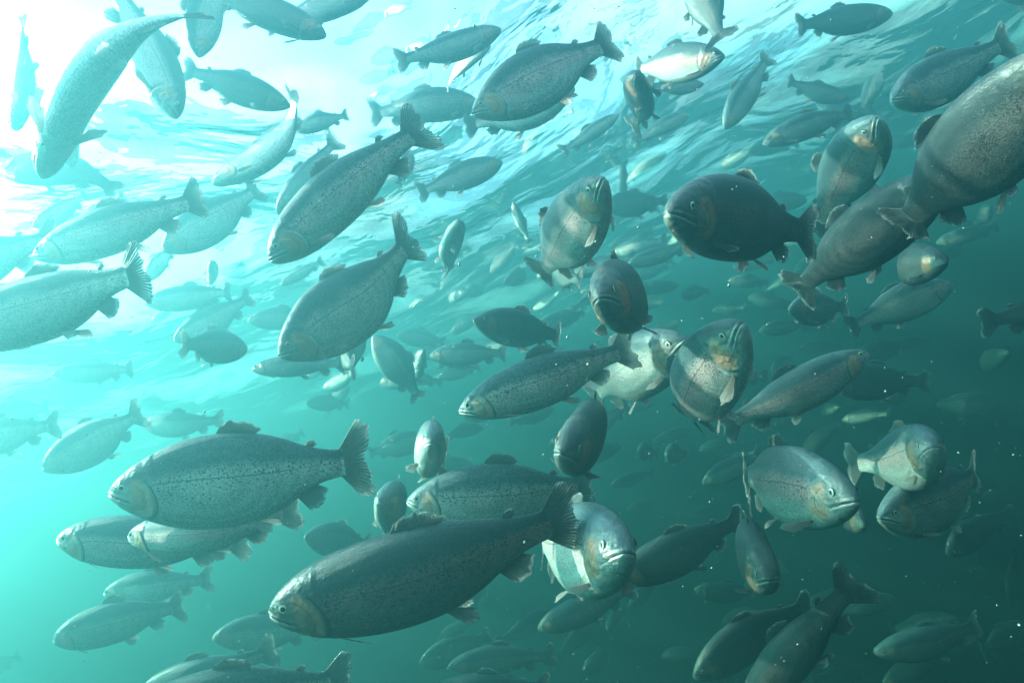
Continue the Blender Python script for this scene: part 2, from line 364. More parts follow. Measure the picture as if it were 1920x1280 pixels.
def fin_mesh(bend, base, outer, nu, nv, m, seed, normal=(0, 1, 0), thick=.0035, wave=.003, rag=.10, name="fin", curl=0.0):
    """base, outer: lists of 3-D rest points; a thin closed blade with ray ripples and a ragged edge"""
    r = np.random.RandomState(seed)
    u = np.linspace(0, 1, nu)
    def poly(P):
        P = np.asarray(P, float); d = np.linspace(0, 1, len(P))
        if len(P) > 2: return np.stack([herm(d, P[:, i], u) for i in range(3)], 1)
        return np.stack([np.interp(u, d, P[:, i]) for i in range(3)], 1)
    B, O = poly(base), poly(outer)
    jag = 1 - rag * np.interp(u, np.linspace(0, 1, 16), r.rand(16) ** 1.5) - rag * .35 * r.rand(nu)
    O = B + (O - B) * jag[:, None]
    v = np.linspace(0, 1, nv)
    P = B[:, None, :] + (O - B)[:, None, :] * v[None, :, None]
    nrm = np.asarray(normal, float); nrm /= np.linalg.norm(nrm)
    ph = r.uniform(0, 6.28)
    off = wave * v[None, :] * (np.sin(u * 9 + ph)[:, None] + (.3 * np.sin(u * 6.2832 * 23) + .25 * np.sin(u * 31 + ph * 3))[:, None]) + curl * (v[None, :] ** 2)
    P = P + off[..., None] * nrm
    th = (thick * (1 - v) + .0005)[None, :, None] * np.sin(np.clip(u, .06, .94) * math.pi)[:, None, None] ** .5 * nrm
    top = (P + th).reshape(-1, 3); bot = (P - th).reshape(-1, 3)
    g = grid_faces(nu, nv); n = nu * nv
    e1 = np.arange(nu - 1) * nv + nv - 1
    edge = np.stack([e1, e1 + nv, e1 + nv + n, e1 + n], 1)
    a = np.arange(nv - 1); s1 = np.stack([a, a + 1, a + 1 + n, a + n], 1)
    b = a + (nu - 1) * nv; s2 = np.stack([b, b + n, b + 1 + n, b + 1], 1)
    e0 = np.arange(nu - 1) * nv; s3 = np.stack([e0, e0 + n, e0 + nv + n, e0 + nv], 1)
    Fc = np.concatenate([g, g[:, ::-1] + n, edge, s1, s2, s3])
    me = mesh_obj(name, bend(np.concatenate([top, bot])), Fc, m)
    uv = np.stack([np.repeat(u, nv), np.tile(v, nu), np.full(nu * nv, seed % 17 * .37)], 1)
    if len(me.vertices) == 2 * n: set_attr(me, 'rest', np.concatenate([uv, uv]), 'FLOAT_VECTOR')
    return me

def eye_mesh(bend, side, ds, ws):
    s0, z0, r = .066, .014, .0165
    zt, zb, w = prof(np.array([s0]), ds, ws)
    n, k = 18, 9
    V, A = [], []
    for i in range(k):
        ph = math.pi / 2 * i / (k - 1)
        for j in range(n):
            t = 2 * math.pi * j / n
            rr = r * math.sin(ph)
            V.append((s0 + rr * math.cos(t), side * (w[0] * .93 - .0015 + .0075 * math.cos(ph)), z0 + rr * math.sin(t))); A.append((math.sin(ph), 0, 0))
    i = np.arange(k - 1)[:, None] * n; j = np.arange(n)[None, :]; j2 = (j + 1) % n
    Fc = np.stack([(i + j).ravel(), (i + n + j).ravel(), (i + n + j2).ravel(), (i + j2).ravel()], 1)
    if side < 0: Fc = Fc[:, ::-1]
    me = mesh_obj("eye", bend(np.array(V)), Fc, EYE)
    if len(me.vertices) == len(V): set_attr(me, 'rest', A, 'FLOAT_VECTOR')
    return me

def trout_meshes(b1=0, b2=0, arch=0, ds=.29, ws=1.0, hi=True, seed=1, tailopen=1.0, pect=1.0, tz=0):
    """list of (part name, mesh)"""
    bend = Bend(b1, b2, arch, tz); PEXP[0] = .89 + .13 * ((seed * 7919) % 100) / 100
    q = 1 if hi else .5
    nu, nv = (46, 9) if hi else (16, 4)
    r = np.random.RandomState(seed)
    out = [("body", body_mesh(bend, ds, ws, 110 if hi else 40, 72 if hi else 24))]
    def top(s): return float(prof(np.array([s]), ds, ws)[0][0])
    def bot(s): return float(prof(np.array([s]), ds, ws)[1][0])
    def wid(s): return float(prof(np.array([s]), ds, ws)[2][0])
    H = r.uniform(.75, 1.1)
    out.append(("dorsal_fin", fin_mesh(bend, [(.40, 0, top(.40) - .008), (.47, 0, top(.47) - .006), (.545, 0, top(.545) - .006)],
        [(.425, 0, top(.42) + .030 * H), (.47, 0, top(.47) + .052 * H), (.53, 0, top(.52) + .046 * H), (.585, 0, top(.58) + .020 * H)],
        nu, nv, FIN, seed + 1, wave=.004, rag=.16, name="dorsal_fin", curl=r.uniform(-.015, .015))))
    out.append(("adipose_fin", fin_mesh(bend, [(.735, 0, top(.735) - .005), (.762, 0, top(.762) - .004)],
        [(.752, 0, top(.74) + .016), (.775, 0, top(.765) + .026), (.79, 0, top(.78) + .012)],
        max(8, nu // 4), nv, FIN, seed + 2, wave=.0006, rag=.02, thick=.004, name="adipose_fin")))
    T = tailopen
    out.append(("tail_fin", fin_mesh(bend, [(.862, 0, .044), (.885, 0, 0), (.862, 0, -.044)],
        [(.950, 0, .128 * T), (.990, 0, .110 * T), (.990, 0, .052 * T), (.972, 0, 0), (.990, 0, -.052 * T), (.990, 0, -.110 * T), (.950, 0, -.128 * T)],
        int(nu * 1.5), nv + 2, FIN, seed + 3, wave=.006, rag=.17, thick=.005, name="tail_fin")))
    out.append(("anal_fin", fin_mesh(bend, [(.685, 0, bot(.685) + .006), (.765, 0, bot(.765) + .005)],
        [(.735, 0, bot(.70) - .062), (.785, 0, bot(.75) - .072), (.815, 0, bot(.80) - .026)],
        nu * 2 // 3, nv, FIN, seed + 4, wave=.003, rag=.12, name="anal_fin", curl=r.uniform(-.01, .01))))
    for sd_ in (1, -1):
        # pelvic
        b0 = np.array([.505, sd_ * .028, bot(.505) + .008]); b1_ = np.array([.53, sd_ * .020, bot(.53) + .006])
        sp = r.uniform(.3, 1.0)
        o0 = b0 + [.055, sd_ * .045 * sp, -.045]; o1 = b0 + [.088, sd_ * .038 * sp, -.042]; o2 = b1_ + [.065, sd_ * .010, -.018]
        out.append(("pelvic_fin", fin_mesh(bend, [b0, b1_], [o0, o1, o2], nu // 2, nv, PALE, seed + 5 + sd_, normal=(.2, sd_ * .6, .7), wave=.003, rag=.10, thick=.003, name="pelvic_fin")))
        # pectoral
        zz = bot(.19) * .72
        c0 = np.array([.182, sd_ * wid(.19) * .80, zz]); c1 = np.array([.198, sd_ * wid(.19) * .70, zz - .012])
        sp = r.uniform(.35, 1.0) * pect
        q0 = c0 + [.085, sd_ * .075 * sp, -.025 * sp]; q1 = c0 + [.120, sd_ * .070 * sp, -.050 * sp]; q2 = c1 + [.085, sd_ * .025 * sp, -.050 * sp]
        out.append(("pectoral_fin", fin_mesh(bend, [c0, c1], [q0, q1, q2], nu // 2, nv, PALE, seed + 8 + sd_, normal=(.2, sd_ * .8, .5), wave=.003, rag=.10, thick=.003, name="pectoral_fin")))
        out.append(("eye", eye_mesh(bend, sd_, ds, ws)))
    e = bend(np.array([[0, 0, -.01], [.975, 0, 0.]]))
    return out, Vector(e[0]), Vector(e[1])

CNT = [0]
def place(parts, P0, P1, head, tail, L, phi, k=0, r=0, look=(.5, .5, .6), label=None, group=None, near=None):
    """P0,P1 local snout / tail points; head,tail photo pixels; phi>0 head nearer; k back tilts to the viewer; r image roll of 'up'"""
    rh, rt = ray(*head), ray(*tail)
    ch = (P0 - P1).length * L
    dz = ch * math.sin(math.radians(phi))
    lo, hi_ = 0.05, 60.0
    lo = max(lo, -dz + .05)
    f = lambda a: (rh * a - rt * (a + dz)).length
    # distance grows with a once past the closest point; take the largest root
    aa = np.geomspace(lo, 60, 400); vals = np.array([f(a) for a in aa]); idx = np.where((vals[:-1] < ch) & (vals[1:] >= ch))[0]
    if len(idx):
        lo, hi_ = aa[idx[-1]], aa[idx[-1] + 1]
        for _ in range(40):
            m_ = (lo + hi_) / 2
            if f(m_) < ch: lo = m_
            else: hi_ = m_
    a = lo if near is None else near
    A = CAMP + rh * a; Bp = CAMP + rt * (a + dz)
    fw = (A - Bp).normalized()
    rr = math.radians(r)
    up = R3 @ Vector((math.sin(rr), math.cos(rr), 0))
    up = (up - fw * up.dot(fw)).normalized()
    side = fw.cross(up); tocam = (CAMP - (A + Bp) / 2)
    if side.dot(tocam) < 0: side = -side
    kk = math.radians(k)
    up = up * math.cos(kk) + side * math.sin(kk)
    y = up.cross(fw)
    lf = (P0 - P1).normalized(); lu = Vector((0, 0, 1)); lu = (lu - lf * lu.dot(lf)).normalized(); ly = lu.cross(lf)
    Ml = Matrix((lf, ly, lu)).transposed(); Mw = Matrix((fw, y, up)).transposed()
    Rm = (Mw @ Ml.inverted()).to_4x4()
    mid = (P0 + P1) / 2
    root = bpy.data.objects.new("trout", None); C.objects.link(root)
    root.empty_display_size = .05
    root.matrix_world = Matrix.Translation((A + Bp) / 2) @ Rm @ Matrix.Scale(L, 4) @ Matrix.Translation(-mid)
    root['label'] = label or 'trout'; root['category'] = 'fish'
    if group: root['group'] = group
    for nm, me in parts:
        o = bpy.data.objects.new(nm, me); C.objects.link(o); o.parent = root
        o.color = (look[0], look[1], look[2], 1)
    return root, a

# ------------------------------------------------------------------ the school, one entry per fish the photo shows
# head x, head y, tail x, tail y (photo pixels), apparent body height in pixels, options, (darkness, pink, spots), label
NEAR = [
 (505,1148,1080,960,185,dict(phi=8,k=4),(.85,.6,.85),'largest dark trout, densely black-spotted with a rusty gill cover, in the lower middle'),
 (203,925,690,858,188,dict(phi=2,b=-14,T=1.25),(.55,.1,.9),'big deep-bodied olive trout with a frayed dark tail, at the lower left'),
 (860,772,1188,650,98,dict(phi=5),(.35,.35,1.),'slim spotted trout with a fine lateral line, heading down left just below the middle'),
 (505,490,800,235,112,dict(phi=4,k=8,T=1.15,tz=-.15),(.2,.6,.75),'silvery pink trout diving down left with a wide fanned tail, upper left of the middle'),
 (522,668,770,435,150,dict(phi=12,b=-10,b2=-35,k=0,T=1.3,tz=.6),(.55,.1,.25),'bulky grey-green trout with a curled pale-edged tail raised, left of the middle'),
 (885,215,1152,75,118,dict(phi=6,T=1.15,tz=-.15),(.3,.6,.8),'pinkish spotted trout near the surface, heading down left beside the dark post'),
 (1645,222,1525,440,103,dict(sg=1,r=-55,ws=1.0),(.3,.8,.4),'silver trout with white-ringed eye rising head first beside the huge trout at the right edge'),
 (2040,70,1688,428,172,dict(sg=1,r=-45,ds=.34,ws=1.0),(.93,.1,1.),'huge spotted trout cut by the right edge of the photo, head raised'),
 (1790,320,1490,548,110,dict(sg=1,r=-35,T=1.2),(1.,.1,.4),'nearly black trout behind the huge one at right, its ragged tail at lower left'),
 (1252,400,1530,438,150,dict(sg=1,k=3),(.9,.6,.55),'dark round-bellied trout turned to the viewer, pale pectoral fin hanging, right of middle'),
 (1132,335,1008,515,114,dict(sg=1,r=-42,b=-10,ws=1.0),(.4,.6,.1),'grey-pink trout rising with its head tilted to the viewer, in the upper middle'),
 (1124,560,1196,560,132,dict(sg=1,r=-16),(.9,.5,.1),'dark trout seen head-on with a downturned mouth, right above the rising spotted one'),
 (1390,606,1290,785,130,dict(sg=1,r=-38,b=-15,ws=1.0),(.45,.6,.8),'trout seen from the front with a spotted forehead and white pectoral fin, mouth raised'),
 (1290,640,1105,745,114,dict(sg=1,r=-22,L=.54),(.6,.2,.3),'pale-sided trout with dark back, its head hidden by the spotted front-facing trout'),
 (1628,660,1352,800,88,dict(phi=8),(.35,.8,.6),'trout with orange gill cover and pink stripe heading up right, right of the middle'),
 (1752,838,1588,868,112,dict(sg=1,r=-4),(.2,.5,.8),'front-turned blue-backed trout above its neighbour at lower right'),
 (1606,940,1395,892,138,dict(sg=1,k=3),(.45,.8,.6),'deep trout with bright yellow and orange cheek, facing right at lower right'),
 (1648,972,1832,882,114,dict(sg=1,ds=.33,k=-6),(.05,.3,.9),'trout facing down left with grey spotted flank, lowest of the trio at lower right'),
 (1446,1088,1410,965,104,dict(sg=1,r=-22,k=12),(.9,.1,.3),'dark head-on trout with a pale chin and small side fins, in the dim lower right'),
 (1175,1036,1015,1010,158,dict(sg=1,k=-2),(.2,.35,.85),'pale front-turned trout with silver belly, behind the tail of the largest dark trout'),
 (762,940,1112,908,125,dict(phi=6),(.2,.2,1.),'pale spotted trout behind the back of the largest dark trout'),
 (812,830,838,850,98,dict(sg=1,r=6),(.45,.1,.1),'small trout seen head-on with downturned mouth, above the pale spotted trout'),
 (712,940,735,955,92,dict(sg=1,r=8),(.5,.3,.1),'small head-on trout with a white side fin, beside the frayed dark tail'),
 (1052,850,1100,788,128,dict(sg=1,r=4,k=10),(.9,.1,.2),'dark trout seen head-on with back arched, below the slim spotted trout'),
 (108,1010,470,1010,105,dict(phi=5),(.5,.5,.15),'plain grey trout facing left with an orange cheek, under the olive trout'),
 (243,1005,562,948,72,dict(phi=-4,b=28,L=.375,tz=.25),(.5,.6,.1),'slender mauve-grey trout with pale gill cover, overlapping the plain grey one'),
 (195,1112,398,1085,62,dict(phi=0),(.05,.1,.5),'pale silver trout with white-edged tail, just above the teal one at lower left'),
 (100,1200,346,1135,85,dict(phi=5,T=1.1),(.55,.1,.2),'teal-grey trout heading down left near the lower left corner'),
 (398,1195,600,1178,72,dict(phi=3),(.2,.2,.3),'pale trout behind the snout of the largest dark trout'),
 (262,1300,518,1215,78,dict(phi=0,b=24),(.45,.2,.2),'curving grey trout at the bottom edge, left of the middle'),
 (215,1345,660,1272,125,dict(phi=4),(.7,.1,.8),'blue-grey trout cut by the bottom edge, only its back and fins in view'),
 (-130,640,272,505,125,dict(phi=-4,k=2,T=1.1),(.65,.1,.2),'teal trout cut by the left edge with a broad striped tail'),
 (62,482,382,368,95,dict(phi=3,b=8),(.4,.4,.3),'blue-grey trout heading down left, above the one with the striped tail'),
 (-190,545,112,440,100,dict(phi=0),(.5,.4,.1),'bluish trout half outside the left edge, behind the striped-tail trout'),
 (304,470,486,350,88,dict(phi=8,b=-20,T=1.2),(.15,.1,.3),'silver trout with a broad ragged tail, heading down left under the curled one'),
 (398,345,545,165,72,dict(phi=0,k=-35,b=-30,b2=-55),(.12,.1,.3),'silver-bellied trout with its tail curled straight up, upper left'),
 (78,335,388,28,66,dict(phi=4,k=-50,b=30,b2=30),(.35,.5,.05),'long slender trout seen from below crossing the bright upper left corner'),
 (0,312,222,362,118,dict(phi=4,k=-40,b=15,b2=45),(1.,.1,.05),'dark blue trout with tail bent down, behind the long slender one'),
 (332,222,212,-30,70,dict(phi=8,k=-40),(.55,.1,.05),'trout diving from the top edge with a small side fin spread, upper left'),
 (372,108,400,-75,52,dict(phi=10,k=-40),(.5,.1,.05),'small trout pointing straight down from the top edge, upper left'),
 (612,68,375,-10,72,dict(phi=-5,k=-20),(.85,.1,.05),'blue silhouetted trout facing right at the top edge'),
 (700,-15,500,50,60,dict(phi=-5,k=-20),(.8,.1,.05),'faint blue trout cut by the top edge, behind the silhouetted one'),
 (545,200,344,130,66,dict(phi=-4),(.85,.1,.05),'blue trout facing right with a squared tail, below the bright surface'),
 (78,880,268,772,88,dict(phi=3,T=1.2),(.15,.1,.4),'silvery teal trout with ragged tail heading down left at the left'),
 (-110,845,112,795,75,dict(phi=0),(.4,.1,.1),'teal trout cut by the left edge, beside the silvery ragged-tailed one'),
 (888,600,1050,630,68,dict(sg=1,b=-8,k=3),(.85,.1,.1),'dark teal blunt-headed trout facing left in the middle'),
 (462,655,338,645,64,dict(sg=-1),(.75,.1,.1),'dark teal trout turning away to the right with two thin belly fins'),
 (325,638,472,555,62,dict(phi=4),(.55,.4,.1),'teal trout heading down left just behind the turning one'),
 (1358,105,1192,130,66,dict(sg=1,k=12),(.75,1.,.1),'rosy pink trout facing right near the surface'),
 (1672,190,1895,72,88,dict(phi=8,T=1.1),(.12,.05,.6),'bright silver trout with dark back heading down left at the upper right'),
 (1788,532,1590,615,82,dict(phi=12),(.35,.2,.5),'trout with a tan flank facing right in the dim water at right'),
 (1610,-40,1625,-45,60,None,(.5,.1,.1),''),
 (1290,-95,1352,78,68,dict(sg=-1,k=-20,T=1.3),(.9,.1,.1),'dark trout hanging from the top edge with its ragged tail spread, right of the post'),
 (1674,25,1494,48,55,dict(phi=-5),(.85,.1,.05),'flat blue trout silhouette facing right against the surface at upper right'),
 (1192,140,1185,242,62,dict(sg=1,k=35),(.95,.1,.1),'small dark trout with tail hanging, on the dark post'),
 (1078,165,872,238,88,dict(phi=10,k=-12),(.15,.8,.05),'pale trout with a rosy face, behind the pinkish spotted trout'),
 (900,195,695,215,66,dict(phi=-5),(.55,.1,.1),'blue-grey trout half hidden behind the head of the pinkish spotted trout'),
 (940,55,742,115,55,dict(phi=-5),(.5,.1,.1),'faint bluish trout facing right just under the surface, above the small bright one'),
 (920,85,838,168,50,dict(phi=25,k=-30),(.05,.2,.05),'small bright trout facing up right near the surface, belly to the viewer'),
 (942,303,785,362,55,dict(phi=-5),(.1,.1,.3),'small silver trout facing right over the bright surface patches'),
 (860,415,842,512,52,dict(sg=1,k=-30,r=10),(.15,.3,.1),'small trout rising head up with silver belly, in the upper middle'),
 (1358,242,1442,105,50,dict(phi=5),(.1,.1,.3),'slender silver trout pointing down left, right of the rosy pink one'),
 (520,402,634,262,42,dict(phi=0,k=10),(.6,.1,.3),'thin bluish trout right behind the back of the silvery pink one'),
 (700,628,786,748,62,dict(phi=0,b=20,k=-10),(.7,.2,.1),'dark teal trout seen diagonally, tail pointing down right below the bulky one'),
 (795,655,775,722,40,dict(sg=1,k=10),(.7,.1,.1),'small dark upright trout with pale edge, beside the diagonal one'),
 (1130,385,1252,375,62,dict(phi=0),(.85,.1,.1),'teal trout silhouette half hidden behind the rising grey-pink trout'),
 (1040,500,1090,525,50,dict(sg=-1),(.85,.1,.1),'small teal trout silhouette below the rising grey-pink trout'),
 (1775,490,1690,505,74,dict(sg=1),(.9,.1,.1),'dim rounded trout just above the one with the tan flank'),
 (2080,560,1838,606,76,dict(phi=0),(.95,.1,.1),'black trout cut by the right edge, only its white-edged tail end in view'),
 (1610,1085,1400,1330,58,dict(flip=1,phi=-20),(.95,.3,.2),'black trout diving at the bottom, tail up in the dim lower right'),
 (1638,1222,1835,1165,66,dict(phi=0),(.4,.1,.1),'green-lit trout facing left near the lower right corner'),
 (1155,1085,1395,972,85,dict(phi=5),(.9,.2,.1),'dim dark trout facing left behind the pale front-turned one'),
 (1300,1270,1525,1130,88,dict(phi=5),(.9,.2,.1),'dim trout facing down left, left of the black diving one'),
 (840,1248,1040,1228,56,dict(phi=0),(.75,.1,.1),'dim trout with pale tail edge facing left at the bottom middle'),
 (786,1245,920,1190,55,dict(phi=0),(.75,.1,.1),'dim trout behind the pale-tailed one at the bottom middle'),
 (1008,1178,1190,1100,56,dict(phi=0),(.8,.1,.1),'dim trout below the pale front-turned one, facing down left'),
 (572,1005,690,1022,60,dict(sg=1),(.7,.1,.1),'small teal trout peeking out above the back of the largest dark one'),
 (1838,-45,2010,-10,70,dict(phi=0),(.8,.1,.1),'dark trout cut by the upper right corner, only its belly in view'),
 (1430,270,1600,212,50,dict(phi=0),(.65,.1,.2),'faint teal trout facing left, left of the rising silver one'),
 (1316,905,1430,848,46,dict(phi=-5),(.05,.1,.1),'small pale green trout, left of the deep trout with yellow cheek'),
 (1872,758,1742,755,60,dict(phi=10),(.3,.1,.1),'faint green trout with bright belly facing right at the right edge'),
 (1560,722,1742,715,72,dict(phi=0),(.9,.1,.1),'dim dark trout facing left below the orange-cheeked one'),
 (1480,580,1590,572,60,dict(sg=1),(.75,.1,.1),'dim teal rounded trout under the ragged tail of the nearly black one'),
 (1775,1040,1905,960,60,dict(phi=0),(.9,.1,.1),'dim dark trout facing down left near the right edge'),
 (1900,1140,1905,1020,52,dict(phi=0,k=30),(.9,.1,.1),'dim upright trout touching the right edge'),
 (800,1300,1030,1285,70,dict(phi=0),(.95,.1,.2),'black trout at the bottom edge, only its back in view'),
 (28,245,38,30,34,dict(phi=0,k=-30),(.5,.1,.05),'washed-out upright trout in the white glare at the left edge'),
 (135,315,42,158,42,dict(phi=0,k=-50,b=-40,b2=-30),(.6,.1,.05),'washed-out curled trout behind the head of the long slender one'),
 (60,425,162,362,42,dict(phi=0),(.1,.1,.1),'pale trout in the glare just above the blue-grey one at left'),
 (125,435,235,368,40,dict(phi=0),(.4,.1,.1),'pale teal trout beside the palest one at left'),
 (-60,790,92,762,60,dict(phi=0),(.5,.1,.1),'faint trout in the glare cut by the left edge, middle height'),
 (98,700,250,690,44,dict(phi=0),(.55,.1,.1),'faint blue-green trout facing left in the pale water at left'),
 (272,568,432,545,50,dict(phi=0),(.35,.2,.1),'pale trout facing left under the silver ragged-tailed one'),
 (464,600,600,596,46,dict(phi=0),(.75,.1,.1),'teal trout facing left half behind the bulky one'),
 (472,692,650,680,40,dict(phi=0),(.8,.1,.1),'dark teal trout under the chin of the bulky one'),
 (744,628,835,640,36,dict(phi=0),(.6,.1,.1),'small teal trout facing left above the upright one'),
 (805,668,950,662,44,dict(phi=0),(.3,.3,.1),'pale trout facing left, right of the small upright one'),
 (1052,285,1160,215,30,dict(flip=1,phi=0),(.05,.1,.1),'thin silver trout facing up right, below the small dark one on the post'),
 (1188,268,1292,215,32,dict(flip=1,phi=0),(.1,.1,.1),'thin pale trout, right of the foot of the post'),
 (770,280,745,348,36,dict(phi=0,k=20),(.25,.1,.1),'small trout with tail down behind the tail of the silvery pink one'),
 (962,378,992,455,20,dict(phi=0,k=20),(.3,.1,.1),'tiny narrow trout left of the rising grey-pink one'),
 (1178,495,1300,452,34,dict(phi=0),(.15,.1,.1),'faint silver trout facing left below the dark round-bellied one'),
 (1142,462,1225,430,24,dict(phi=0),(.15,.1,.1),'faint silver streak of a trout, upper of the pair left of the round-bellied one'),
 (525,535,606,488,24,dict(phi=0),(.02,.1,.1),'white gleaming trout below the head of the silvery pink one'),
 (275,525,330,462,40,dict(phi=0),(.3,.1,.1),'pale trout hidden below the silver ragged-tailed one'),
 (555,245,652,215,36,dict(phi=0),(.5,.1,.1),'faint blue trout between the curled tail and the fanned tail'),
 (1215,160,1320,158,32,dict(flip=1,phi=0),(.7,.1,.1),'blue trout silhouette just under the rosy pink one'),
 (1592,185,1478,150,38,dict(phi=0),(.6,.1,.1),'faint blue trout under the silver-edged surface at upper right'),
 (1650,135,1615,210,32,dict(phi=0,k=-20,b=-40),(.02,.1,.1),'small curved white trout, left of the bright silver one at upper right'),
 (1790,385,1895,325,30,dict(phi=0),(.1,.1,.1),'faint pale streak of a trout behind the huge one at the right edge'),
 (800,820,690,850,50,dict(phi=0),(.3,.1,.1),'faint pale trout behind the frayed dark tail'),
 (268,795,420,785,48,dict(phi=0),(.5,.1,.1),'faint teal trout just above the back of the olive one'),
 (-60,1262,38,1228,55,dict(phi=0),(.15,.1,.2),'pale trout cut by the left edge at the lower left corner'),
 (1250,850,1290,852,38,dict(sg=1),(.7,.1,.1),'small round trout in the dim water, right of the dark head-on one'),
 (1200,842,1235,850,32,dict(sg=1),(.75,.1,.1),'smaller round trout just left of the other round one'),
 (1622,985,1600,930,60,dict(sg=1,r=0),(.85,.2,.1),'dark trout head peering between the yellow-cheeked one and its neighbour'),
 (682,640,665,690,60,dict(sg=-1),(.85,.1,.1),'dark teal trout tucked behind the belly of the bulky one'),
 (395,490,385,540,30,dict(sg=1,k=-20),(.05,.1,.1),'tiny pale head-up trout in the left middle'),
 (880,1120,915,1105,36,dict(sg=1),(.2,.2,.1),'tiny greenish trout facing the viewer under the largest dark one'),
]
NEAR = [e for e in NEAR if e[5] is not None]
for n, (hx, hy, tx, ty, h, o, look, label) in enumerate(NEAR):
    if o.get('flip'): hx, hy, tx, ty = tx, ty, hx, hy
    k = o.get('k', 0); r_ = o.get('r', 0); phi = o.get('phi'); L = o.get('L', .46)
    ws = o.get('ws', random.Random(n + 50).uniform(1.0, 1.2)); ds = o.get('ds', .31)
    look = (look[0] if look[0] > .8 else look[0] * .62, look[1], look[2])
    pl = math.hypot(tx - hx, ty - hy)
    b, b2 = o.get('b', random.Random(n).uniform(-26, 26)), o.get('b2', random.Random(n + 9).uniform(-22, 22))
    ck, sk = math.cos(math.radians(k)), math.sin(math.radians(k))
    if phi is not None:                     # side-on: the length fixes the distance, the height fixes the girth
        ap = h * .95 / pl * math.cos(math.radians(phi)) * .99
        ds = math.sqrt(max(ap * ap - (.15 * ws * sk) ** 2, .02)) / max(ck, .3); ds = min(max(ds, .22), .40)
    hi = h >= 50 and n < 60 or h > 80
    parts, P0, P1 = trout_meshes(b, b2, o.get('ar', random.Random(n + 5).uniform(-.02, .03)), ds, ws, hi, 11 + 7 * n, o.get('T', 1.0), tz=o.get('tz', 0))
    near = None
    if phi is None:                         # foreshortened: the height fixes the distance, the length the turn
        ap = math.hypot(ds * ck, .15 * ws * sk)
        m_ = ap * L * F / h * .95
        rh, rt = ray(hx, hy), ray(tx, ty); ch = (P0 - P1).length * L; sg = o['sg']
        if (rh - rt).length * m_ >= ch: m_ = ch / (rh - rt).length * .999
        lo, hi_ = 0.0, ch
        for _ in range(40):
            q = (lo + hi_) / 2
            if (rh * (m_ - sg * q) - rt * (m_ + sg * q)).length < ch: lo = q
            else: hi_ = q
        phi = math.degrees(math.asin(max(-1, min(1, 2 * sg * lo / ch))))
        near = m_ - sg * lo
    for it in range(6):                     # a fish the surface would cut is a smaller fish, closer by
        root, a = place(parts, P0, P1, (hx, hy), (tx, ty), L, phi, k, r_, look, label, 'trout of the near school', near=near)
        M_ = root.matrix_basis; top_z = max((M_ @ (P0)).z, (M_ @ (P1)).z, (M_ @ ((P0 + P1) / 2)).z + .12 * L)
        if top_z < -.16: break
        q = max(.5, (CAM_Z + .20) / (CAM_Z - top_z)) if top_z > CAM_Z + .2 else .9
        for ch_ in list(root.children): bpy.data.objects.remove(ch_)
        bpy.data.objects.remove(root)
        L *= q; near = near * q if near is not None else None

# ------------------------------------------------------------------ distant fish that the haze has nearly swallowed
FARM = []
for v, (b, b2) in enumerate([(0, 0), (14, 8), (-14, -10), (22, 25), (-20, -24)]):
    ps, P0, P1 = trout_meshes(b, b2, 0, .29 + .01 * v, 1.2, False, 900 + v)
    FARM.append(([q for q in ps if q[0] in ('body', 'tail_fin', 'dorsal_fin', 'anal_fin')], P0, P1))
REFS = [(505,1148,1080,960,'largest dark trout'),(203,925,690,858,'big olive trout'),(860,772,1188,650,'slim spotted trout'),(505,490,800,235,'silvery pink trout'),
 (522,668,770,435,'bulky grey-green trout'),(885,215,1152,75,'pinkish spotted trout'),(1645,222,1525,440,'rising silver trout'),(2040,70,1688,428,'huge right-edge trout'),
 (1790,320,1490,548,'nearly black trout'),(1252,400,1530,438,'dark round-bellied trout'),(1132,340,1008,512,'rising grey-pink trout'),(1124,560,1196,560,'dark head-on trout'),
 (1388,622,1292,772,'front-facing spotted trout'),(1628,660,1352,800,'orange-cheeked trout'),(1742,846,1614,868,'front-turned blue-backed trout'),(1606,940,1395,892,'yellow-cheeked deep trout'),
 (1446,1088,1410,965,'pale-chinned head-on trout'),(1175,1036,1015,1010,'pale front-turned trout'),(762,940,1112,908,'pale spotted trout'),(1052,850,1100,788,'dark head-on trout with arched back'),
 (108,1010,470,1010,'plain grey trout'),(100,1200,346,1135,'teal-grey lower-left trout'),(272,505,0,600,'striped-tail trout'),(304,470,486,350,'silver ragged-tailed trout'),
 (545,200,344,130,'blue squared-tail trout'),(78,880,268,772,'silvery teal ragged-tailed trout'),(888,600,1050,630,'dark blunt-headed trout'),(1358,105,1192,130,'rosy pink trout'),
 (1672,190,1895,72,'bright silver upper-right trout'),(1788,532,1590,615,'tan-flanked trout'),(1610,1085,1400,1280,'black diving trout'),(1638,1222,1835,1165,'green-lit corner trout'),
 (840,1248,1040,1228,'dim pale-tailed bottom trout'),(1674,25,1494,48,'flat blue trout silhouette'),(98,700,250,690,'faint blue-green left trout'),(462,655,338,645,'turning dark teal trout')]
USED = set()
def name_far(x, y, d, dark, head_left, tilt):
    for best in sorted(REFS, key=lambda r: math.hypot(x - (r[0] + r[2]) / 2, (y - (r[1] + r[3]) / 2) * 1.3)):
        s = name_by(best, x, y, d, dark, head_left, tilt)
        if s not in USED and len(s.split()) <= 16: break
    USED.add(s); return s
